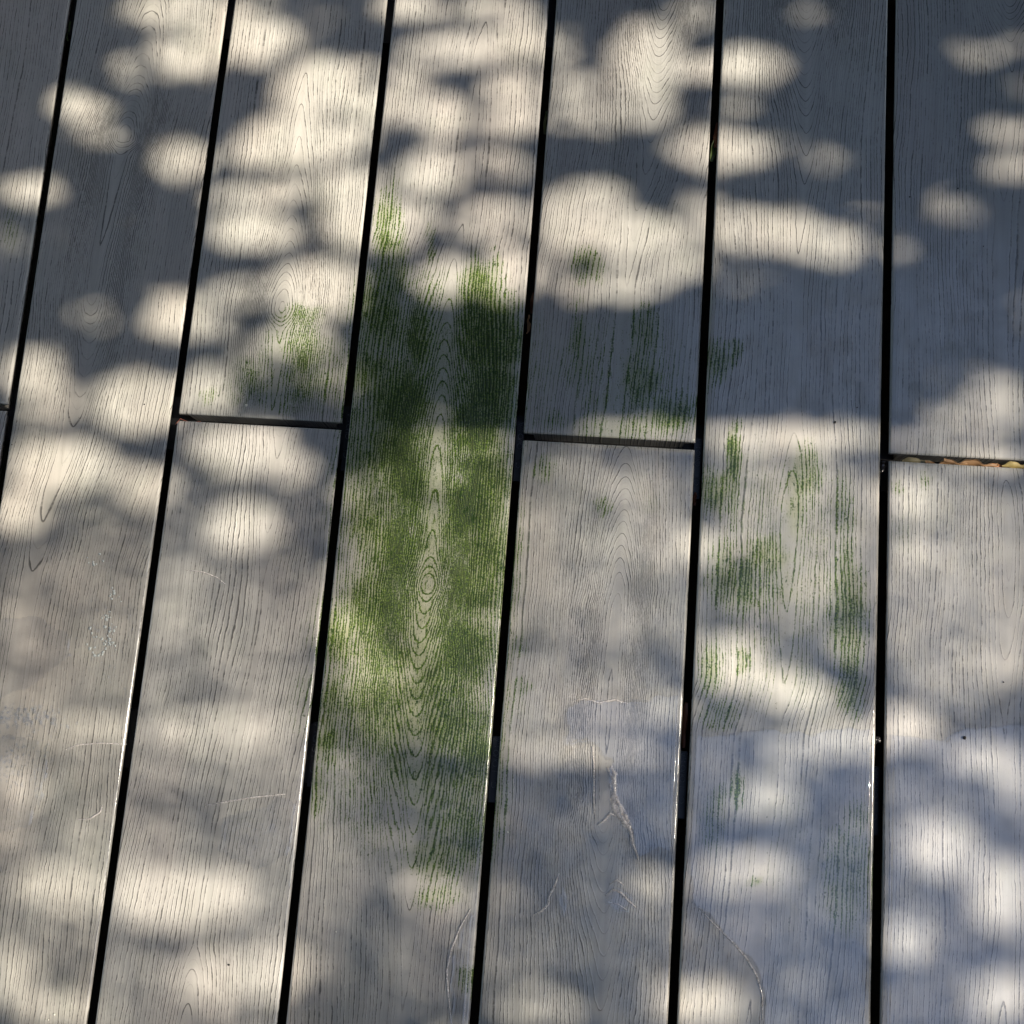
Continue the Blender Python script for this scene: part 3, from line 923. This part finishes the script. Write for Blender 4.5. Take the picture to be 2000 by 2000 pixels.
lump('mud_clump', 1664, 882, -.0065, .0052, MAT_MUD, 'glistening black mud clump at the left corner of the right-hand butt joint', 'mud clump', 16, 3, 'mud clumps in the gaps', .8, 1.6)
lump('mud_clump', 1657, 1398, -.0040, .0036, MAT_MUD, 'glinting mud clump in the rightmost gap beside the top edge of the water', 'mud clump', 9, 4, 'mud clumps in the gaps')
for x, y, rr, lb in ((1575, 797, .0011, 'round black speck above the light bar on the second board from the right'),
                     (1819, 1392, .0014, 'black speck at the top of the water on the rightmost board'),
                     (1617, 769, .0006, 'tiny dark speck up and right of the round black speck'),
                     (1893, 1287, .0006, 'tiny black speck near the right edge, above the water'),
                     (1807, 356, .0007, 'small black speck on the upper right board above the bright star-shaped patch'),
                     (1716, 372, .0007, 'dark speck left of the bright star-shaped patch on the upper right board'),
                     (1855, 465, .0005, 'tiny speck below the bright star-shaped patch'),
                     (273, 763, .0006, 'tiny dark speck on the lit board left of the left butt joint'),
                     (23, 839, .0006, 'tiny dark speck near the left edge of the picture'),
                     (432, 1820, .0008, 'brown seed-like speck near the bottom of the second board from the left')):
    lump('dirt_speck', x, y, .0003 + rr * .4, rr, MAT_SPECK, lb, 'speck', 1, int(x), 'dark specks on the boards', .6)
for x, y, rr, lb in ((465, 765, .0012, 'white crumb near the left butt joint'),
                     (103, 1914, .0008, 'white crumb near the bottom left corner'),
                     (92, 1924, .0006, 'smaller white crumb in the bottom left corner'),
                     (958, 1570, .0007, 'white crumb in the shade low on the board right of the greenest board'),
                     (634, 1758, .0006, 'white crumb near the foot of the greenest board')):
    lump('white_crumb', x, y, .0003 + rr * .3, rr, MAT_CRUMB, lb, 'crumb', 1, int(x), 'white crumbs on the boards', .5)

w_ = [Vector(deck(x, y)) + Vector((0, 0, z)) for x, y, z in ((330, 800, -.001), (336, 796, .0006), (341, 790, .0002), (348, 793, -.001), (362, 797, -.0015), (378, 794, -.001))]
v, f = tube([tuple(q - w_[0]) for q in w_], [.0003] * 6, 6)
o = mesh_obj('fibre', v, f, MAT_THREAD, None, True)
o.location = w_[0]
tag(o, 'reddish stringy fibre lying across the left corner of the left butt joint', 'fibre')


# ------------------------------------------------------------------ dappled light: where the crown lets the sun through
LIT = [
 (325,20,105,40,.80),(350,100,80,60,.85),(487,82,72,58,.95),(420,60,60,70,.85),(232,130,30,27,.55),(490,8,30,15,.45),(600,42,42,30,.32),
 (600,185,96,76,1.),(560,270,115,60,1.),(500,285,78,48,.95),(675,180,55,70,1.),(650,240,60,60,1.),
 (147,208,60,27,18,1.),(178,262,40,22,.60),(340,308,50,38,-15,.90),(285,322,28,12,.50),(52,364,58,27,.85),(22,470,40,32,.20),(95,465,26,26,.14),
 (224,412,24,12,.22),(480,372,108,30,-5,.72),(475,438,88,46,.97),(640,350,72,42,1.),(655,425,62,55,1.),(590,550,92,66,.95),(455,558,62,28,.65),
 (330,600,60,46,.95),(172,600,34,30,.38),(555,645,75,34,.75),(400,610,30,40,.45),
 (768,20,65,28,.85),(925,45,105,50,.70),(975,80,68,50,.80),(850,100,105,35,.80),(755,165,38,48,.75),(832,228,46,52,.97),(755,210,35,38,.78),
 (960,185,62,52,.82),(965,228,66,30,.80),(810,335,64,46,-8,.97),(935,315,62,35,.55),(745,425,70,50,.97),(930,420,62,50,.72),(950,520,52,56,1.),
 (840,530,66,40,.85),(740,480,38,35,.38),(860,420,50,30,.4),(690,400,40,80,.9),
 (1080,180,56,36,.65),(1050,110,28,46,.55),(1210,125,68,88,1.),(1200,205,70,34,.8),(1110,235,76,22,.55),
 (1065,430,62,70,.92),(1190,450,130,48,.92),(1050,520,50,30,.55),(1150,548,80,25,.75),(1230,500,110,50,.75),(1110,380,70,35,.8),
 (1300,30,40,25,.60),(1627,5,18,10,.80),(1528,38,30,25,.27),(1405,128,66,43,.97),(1310,130,46,35,.85),(1270,110,30,60,.8),(1385,207,38,12,.42),
 (1350,285,92,43,.88),(1460,275,26,12,.42),(1545,305,38,22,.42),(1420,440,122,43,.80),(1545,465,76,38,5,.82),(1320,430,42,62,.62),
 (1625,412,38,10,.40),(1690,480,20,20,.35),(1850,872,95,18,.75),(1838,103,38,17,25,1.),(1920,88,20,7,.45),(1828,138,26,11,.38),(1905,252,50,18,1.),(1907,322,46,18,-12,1.),
 (1793,400,30,22,20,.85),(1790,395,16,40,-15,.6),(1925,165,12,20,.32),(1400,540,60,20,.22),
 (55,705,62,50,.82),(80,760,75,52,.62),(250,765,88,60,.88),(308,770,32,52,.95),(385,740,46,52,.82),(470,698,30,30,.32),(450,850,108,52,.97),
 (545,885,42,35,.75),(105,885,108,62,1.),(265,925,62,45,.82),(30,965,56,50,.90),(448,1000,74,52,.97),(40,1200,75,65,.55),(560,1150,60,60,.45),
 (870,838,102,9,.75),(1200,820,135,14,3,.85),(1490,830,172,22,1,1.),(1780,840,110,13,.62),(820,850,30,12,.6),
 (660,940,35,32,.5),(650,1190,48,52,.92),(700,1270,84,52,.82),(1275,1030,38,56,.72),(1280,1190,35,50,.5),(1640,950,30,32,.62),(1325,1045,36,42,.72),
 (1370,1260,72,62,1.),(1470,1300,122,42,18,1.),(1590,1225,36,26,.82),(1715,950,52,62,.82),(1710,1040,42,32,.72),(1780,930,60,50,.5),(1850,1205,70,24,.42),
 (1880,760,60,50,.62),(1830,805,100,28,.55),
 (30,1490,50,56,.82),(175,1385,96,35,.65),(90,1330,60,20,.42),(410,1385,160,50,.75),(520,1350,52,35,.72),(480,1460,75,34,.52),(330,1695,165,70,1.),
 (130,1690,82,40,.85),(90,1680,100,46,.75),(505,1840,72,60,.92),(400,1850,72,60,.88),(20,1850,46,70,.78),(110,1915,70,25,.85),(315,1850,50,40,.62),
 (1090,1424,182,16,1,.85),(850,1400,62,18,.62),(805,1697,72,36,.62),(720,1805,26,22,.28),(1010,1785,36,12,.35),(1010,1910,96,34,.6),(1235,1345,43,33,.65),
 (1225,1680,46,35,.6),(1260,1575,26,12,.42),(1260,1900,32,40,.75),(690,1390,60,30,.5),
 (1600,1400,112,35,.80),(1440,1500,52,38,.65),(1395,1650,97,42,.80),(1710,1375,60,42,.92),(1850,1440,92,30,.75),(1915,1490,32,50,.75),(1765,1605,76,60,.97),
 (1885,1690,60,80,.92),(1700,1780,43,43,.80),(1885,1885,66,46,.97),(1490,1855,62,30,.5),(1330,1900,66,35,.88),(1500,1425,60,30,.55),
]
GLIM = [(280,1500,420,520,.33),(380,1800,300,170,.22),(1750,640,260,150,.08),(830,1080,190,230,.42),(1130,1050,200,200,.40),(1480,1020,190,190,.40),(1800,1120,180,220,.40),(330,1180,240,130,.34),(950,1330,330,110,.40),
        (420,1500,230,120,.25),(850,1500,1400,600,.105),(1500,1650,700,460,.115),(1500,650,450,260,.035),(620,720,60,30,.25),(860,1750,260,160,.15)]
DARK = [(565,98,60,14,-22,.8),(660,75,70,34,.8),(415,238,26,46,.8),(450,200,55,20,18,.8),(625,226,28,16,.4),(695,156,22,24,.75),(570,322,140,12,-4,.95),
        (570,436,88,17,32,.7),(455,496,90,22,.75),(672,478,52,13,10,.6),(310,68,50,13,10,.75),(345,168,55,24,.9),(380,192,30,34,.9),(842,52,64,15,.85),
        (925,126,14,11,.5),(856,178,54,10,10,.6),(755,270,48,36,.92),(960,272,130,9,-2,.9),(930,366,48,20,.8),(800,472,34,50,.65),(1095,45,44,52,.9),(1085,122,30,20,.6),
        (1290,90,20,17,.8),(1180,264,130,18,-7,.95),(1310,222,75,18,-22,.92),(1102,512,46,24,.75),(1285,190,30,26,.6),
        (478,208,32,17,.85),(560,327,115,8,-3,.75),(870,130,26,12,.6),(850,182,52,10,15,.55),(910,217,42,11,-25,.7),(705,160,20,24,.6),(1000,266,200,11,-3,.9),
        (690,60,50,20,.4),(240,850,170,9,12,.55),(1305,88,22,14,.5),(1110,500,40,30,.45),(560,1345,70,18,.3),(340,1540,110,40,10,.5),(250,1800,120,25,10,.4),
        (1030,860,140,12,.3),(1330,950,30,50,.4)]

GX0, GX1, GY0, GY1, GC = -0.06, 1.30, -0.72, 0.72, 0.004
gx = np.arange(GX0, GX1, GC)
gy = np.arange(GY0, GY1, GC)
XX, YY = np.meshgrid(gx, gy, indexing='ij')
PX, PY = pic(XX, YY)
wx = (vnoise(XX, YY, 0.018, 3) - 0.5) * 14
wy = (vnoise(XX, YY, 0.018, 4) - 0.5) * 12
LIT = [(e[0], e[1], e[2] * .90, e[3] * .88) + ((e[4], e[5] ** 1.5) if len(e) > 5 else (e[4] ** 1.5,)) for e in LIT]
V = blobs(PX + wx, PY + wy, LIT, 0.25)
V = np.maximum(V, blobs(PX, PY, GLIM, 0.4))
V *= 1 - blobs(PX + wx, PY + wy, DARK, 0.4)
inframe = (PX > -60) & (PX < 1992) & (PY > -60) & (PY < 1992)
outn = vnoise(XX, YY, 0.06, 8) * 0.6 + vnoise(XX, YY, 0.03, 9) * 0.4
V = np.where(inframe, V, sstep(0.50, 0.62, outn))
# the sun is a disc: sharpen the wanted pattern by the blur that its penumbra will add
MEAN_L = 2.9
ra = MEAN_L * math.tan(R(0.265))
K = ((XX - XX.mean()) / (ra / math.cos(SUN_ZEN))) ** 2 + ((YY - YY.mean()) / ra) ** 2 <= 1
K = K / K.sum()
FK = np.fft.fft2(np.fft.ifftshift(K))
D = V.copy()
for _ in range(5):
    D = np.clip(D + 0.9 * (V - np.real(np.fft.ifft2(np.fft.fft2(D) * FK))), 0, 1)
HOLE = D > 0.84

LEAF = np.array([(-.5, 0, 0), (-.18, .30, .06), (.22, .26, .05), (.5, 0, -.03), (.22, -.26, .05), (-.18, -.30, .06)])
LEAF_F = np.array([(0, 3, 2, 1), (0, 5, 4, 3)])


def leaf_cloud(pos, size, flat=0.9, seed=1):
    r = np.random.default_rng(seed)
    n = len(pos)
    yaw = r.uniform(0, 2 * math.pi, n)
    tl = r.uniform(-flat, flat, n)
    tr_ = r.uniform(-flat, flat, n)
    cy, sy = np.cos(yaw), np.sin(yaw)
    a = np.stack([cy * np.cos(tl), sy * np.cos(tl), np.sin(tl)], -1)
    b0 = np.stack([-sy, cy, np.zeros(n)], -1)
    c0 = np.cross(a, b0)
    b = b0 * np.cos(tr_)[:, None] + c0 * np.sin(tr_)[:, None]
    c = np.cross(a, b)
    L = LEAF * 1.0
    v = (L[None, :, 0, None] * a[:, None] + L[None, :, 1, None] * b[:, None] + L[None, :, 2, None] * c[:, None]) * size[:, None, None]
    return v + pos[:, None]


def crown_object(name, vs, parent, mat):
    n = len(vs)
    verts = vs.reshape(-1, 3)
    me = bpy.data.meshes.new(name)
    me.vertices.add(len(verts))
    me.vertices.foreach_set('co', verts.astype(np.float32).ravel())
    fc = (LEAF_F[None] + (np.arange(n) * 6)[:, None, None]).reshape(-1, 4)
    me.loops.add(fc.size)
    me.loops.foreach_set('vertex_index', fc.ravel().astype(np.int32))
    me.polygons.add(len(fc))
    me.polygons.foreach_set('loop_start', np.arange(0, fc.size, 4, dtype=np.int32))
    me.materials.append(mat)
    me.update(calc_edges=True)
    o = link(bpy.data.objects.new(name, me), parent)
    o['kind'] = 'stuff'
    return o


S = np.array(SUN)


def sun_project(v):
    t = v[..., 2] / S[2]
    return v[..., 0] - S[0] * t, v[..., 1] - S[1] * t


def shadow_cells(vs):
    c = vs.mean(1, keepdims=True)
    m = (vs + c) / 2
    e = (vs + np.roll(vs, -1, axis=1)) / 2
    x, y = sun_project(np.concatenate([vs, c, m, e], 1))
    i = ((x - GX0) / GC).astype(int)
    j = ((y - GY0) / GC).astype(int)
    ins = (x > GX0) & (i < HOLE.shape[0]) & (y > GY0) & (j < HOLE.shape[1])
    return np.clip(i, 0, HOLE.shape[0] - 1), np.clip(j, 0, HOLE.shape[1] - 1), ins


def blocked_ok(vs, lim=0.05):
    """True for leaves whose shadow misses every lit patch"""
    i, j, ins = shadow_cells(vs)
    return ~((D[i, j] > lim) & ins).any(1)


parts = []
AREA = (GX1 + .1 - GX0) * (GY1 - GY0 + .2)
for n_, s0, s1, sd_, mode in ((22000, .045, .07, 31, 'big'), (60000, .022, .034, 32, 'big'), (130000, .011, .017, 33, 'fine'), (360000, .0055, .0085, 34, 'tiny')):
    r = np.random.default_rng(sd_)
    tx = r.uniform(GX0, GX1 + .1, n_)
    ty = r.uniform(GY0 - .1, GY1 + .1, n_)
    h = r.uniform(1.8, 2.35, n_)
    pos = np.stack([tx + S[0] / S[2] * h, ty + S[1] / S[2] * h, h], -1)
    size = r.uniform(s0, s1, n_)
    vs = leaf_cloud(pos, size, 0.8, sd_ + 50)
    if mode == 'big':
        keep = blocked_ok(vs, 0.10)
    else:
        i, j, ins = shadow_cells(vs)
        hit = (HOLE[i, j] & ins)[:, 6:13].any(1)
        px_, py_ = sun_project(vs)
        sh = 0.5 * np.abs((px_ * np.roll(py_, -1, 1) - py_ * np.roll(px_, -1, 1)).sum(1))
        Dc = D[i[:, 6], j[:, 6]]
        want = -np.log(np.clip(Dc, 0.02, 1.0)) / sh.mean()
        keep = ~hit & (r.random(n_) < want / (n_ / AREA))
        keep &= (Dc < 0.10) if mode == 'fine' else (Dc >= 0.10) & ins[:, 6]
    parts.append(vs[keep])
sun_crown = np.concatenate(parts)
print('crown leaves', len(sun_crown))


def tube(pts, radii, seg=8):
    v, f = [], []
    for i, (p, r_) in enumerate(zip(pts, radii)):
        p = Vector(p)
        d = (Vector(pts[min(i + 1, len(pts) - 1)]) - Vector(pts[max(i - 1, 0)])).normalized()
        q = d.to_track_quat('Z', 'Y')
        for k in range(seg):
            a = 2 * math.pi * k / seg
            v.append(p + q @ Vector((r_ * math.cos(a), r_ * math.sin(a), 0)))
    for i in range(len(pts) - 1):
        for k in range(seg):
            a = i * seg + k
            b = i * seg + (k + 1) % seg
            f.append((a, b, b + seg, a + seg))
    f.append(tuple(range(seg - 1, -1, -1)))
    f.append(tuple(range(len(pts) * seg - seg, len(pts) * seg)))
    return v, f


def tree(base, fork, ends, crown_vs, label, thick=0.16):
    root = empty('tree', base)
    tag(root, label, 'tree', 'trees standing round the deck')
    inv = np.array(base)
    rel = lambda p: tuple(np.array(p) - inv)
    mid = [(base[0] * (1 - k) + fork[0] * k + 0.05 * math.sin(5 * k), base[1] * (1 - k) + fork[1] * k, base[2] * (1 - k) + fork[2] * k) for k in (0, .3, .6, 1)]
    v, f = tube([rel(p) for p in mid], [thick, thick * .8, thick * .7, thick * .55], 12)
    mesh_obj('trunk', v, f, MAT_BARK, root, True)
    for e in ends:
        pts = []
        for k in (0, .25, .5, .75, 1):
            pts.append((fork[0] * (1 - k) + e[0] * k, fork[1] * (1 - k) + e[1] * k + 0.06 * math.sin(7 * k), fork[2] * (1 - k) + e[2] * k + 0.25 * math.sin(math.pi * k)))
        v, f = tube([rel(p) for p in pts], [thick * .5 * (1 - .85 * k) for k in (0, .25, .5, .75, 1)], 8)
        mesh_obj('limb', v, f, MAT_BARK, root, True)
    o = crown_object('crown', crown_vs - inv, root, MAT_CROWN)
    return root


tree((4.9, 1.3, -0.16), (4.5, 1.1, 1.7), [(3.75, .5, 2.2), (3.75, -.5, 2.3), (3.1, 1.0, 2.3), (3.6, .1, 2.1)], sun_crown,
     'leafy tree whose wide gappy crown throws the dappled light over the boards')


def cloud(cx, cy, cz, rx, ry, rz, n, s0, s1, seed):
    r = np.random.default_rng(seed)
    d = r.normal(size=(n, 3))
    d /= np.linalg.norm(d, axis=1)[:, None]
    k = r.uniform(0, 1, n) ** (1 / 2.4)
    p = np.array([cx, cy, cz]) + d * k[:, None] * np.array([rx, ry, rz])
    nn = vnoise(p[:, 0] + p[:, 2], p[:, 1], 0.35, seed) + 0.4 * vnoise(p[:, 0], p[:, 1] + p[:, 2], 0.15, seed + 1)
    p = p[nn > 0.42]
    vs = leaf_cloud(p, r.uniform(s0, s1, len(p)), 1.1, seed + 9)
    # sunlight for the patches on the deck has to get past
    return vs[blocked_ok(vs)]


tree((-2.6, 2.6, -0.16), (-2.4, 2.4, 2.4), [(-1.2, 1.6, 3.2), (-3.2, 3.4, 3.6), (-1.6, 3.3, 3.8), (-.4, 2.6, 3.6)],  # this and the next unseen trees are added to shut out skylight
     cloud(-1.3, 2.2, 3.4, 2.4, 2.0, 1.0, 52000, .07, .12, 71), 'dense dark leafy tree added beyond the upper left of the deck to block sky')
tree((-2.2, -2.4, -0.16), (-1.9, -2.2, 2.5), [(-.6, -1.4, 3.3), (-2.8, -1.6, 3.6), (-1.0, -2.8, 3.5)],
     cloud(-1.3, -1.5, 3.5, 2.2, 1.9, 0.9, 9000, .06, .11, 72), 'leafy tree with a looser crown, added beyond the lower left of the deck to screen sky')
tree((1.2, 4.6, -0.16), (1.2, 4.2, 2.6), [(.8, 2.8, 3.6), (2.2, 3.4, 3.8), (.4, 4.0, 3.9)],
     cloud(1.3, 3.4, 3.7, 1.7, 1.7, 1.0, 6000, .07, .12, 73), 'tall leafy tree added beyond the far end of the deck to block sky')
tree((5.2, 2.6, -0.16), (4.6, 2.4, 2.6), [(3.8, 2.2, 3.6), (4.8, 3.2, 3.8), (3.2, 3.0, 3.6)],
     cloud(3.8, 2.8, 3.4, 1.8, 1.6, 1.1, 14000, .07, .12, 74), 'leafy tree added beyond the far right corner of the deck to block sky, behind the gappy one')
tree((5.6, -0.6, -0.16), (5.3, -.6, 2.4), [(4.6, 0, 3.4), (5.2, -1.4, 3.6), (4.6, .8, 3.4)],
     cloud(5.0, -.2, 3.2, 1.8, 2.0, 1.3, 40000, .07, .12, 75), 'leafy tree added farthest out on the sunny right side to block sky')
tree((-3.4, 0.4, -0.16), (-3.0, .4, 2.2), [(-1.6, .3, 3.0), (-2.0, -.5, 3.2), (-1.0, .9, 3.3)],
     cloud(-1.3, .5, 3.1, 1.9, 1.3, .9, 26000, .07, .12, 76), 'low dense leafy tree added beyond the left edge of the deck to block sky')
tree((2.4, -4.4, -0.16), (2.3, -4.0, 2.4), [(1.4, -3.0, 3.2), (3.4, -3.0, 3.3), (2.4, -2.6, 3.6)],
     cloud(2.4, -3.3, 3.3, 2.9, 1.75, 1.1, 22000, .08, .14, 77), 'broad leafy tree added beyond the near right corner of the deck to block sky')
tree((0.2, -4.6, -0.16), (0.1, -4.2, 2.4), [(-.4, -3.0, 3.2), (.8, -3.2, 3.5)],
     cloud(0.0, -2.7, 3.4, 1.7, 1.5, 1.0, 14000, .08, .13, 78), 'leafy tree added beyond the near edge of the deck to block sky')
FAR = ['tallest', 'bushiest', 'roundest', 'slimmest', 'darkest', 'widest', 'smallest', 'leaning', 'oldest', 'straightest', 'fullest', 'loosest']  # unseen outer ring of trees, added to block sky near the horizon
for i in range(10):
    a = R(36 * i + 11)
    rr_ = 9.5 + .8 * math.sin(i * 2.3)
    rr_ += 1.0 if i in (0, 9) else 0.0
    cx_, cy_ = rr_ * math.cos(a) + .7, rr_ * math.sin(a)
    hh_ = 6.2 + .9 * math.sin(i * 1.7) - (1.6 if i in (0, 9) else 0)
    tree((cx_, cy_, -0.16), (cx_, cy_, 3.2), [(cx_ + 1.5 * math.cos(k), cy_ + 1.5 * math.sin(k), hh_ - .5) for k in (0, 2.1, 4.2)],
         cloud(cx_, cy_, hh_ - 1.2, 3.3, 3.3, 3.9, 7000, .30, .50, 90 + i),
         FAR[i] + ' of the distant trees added to block the low sky', .26)
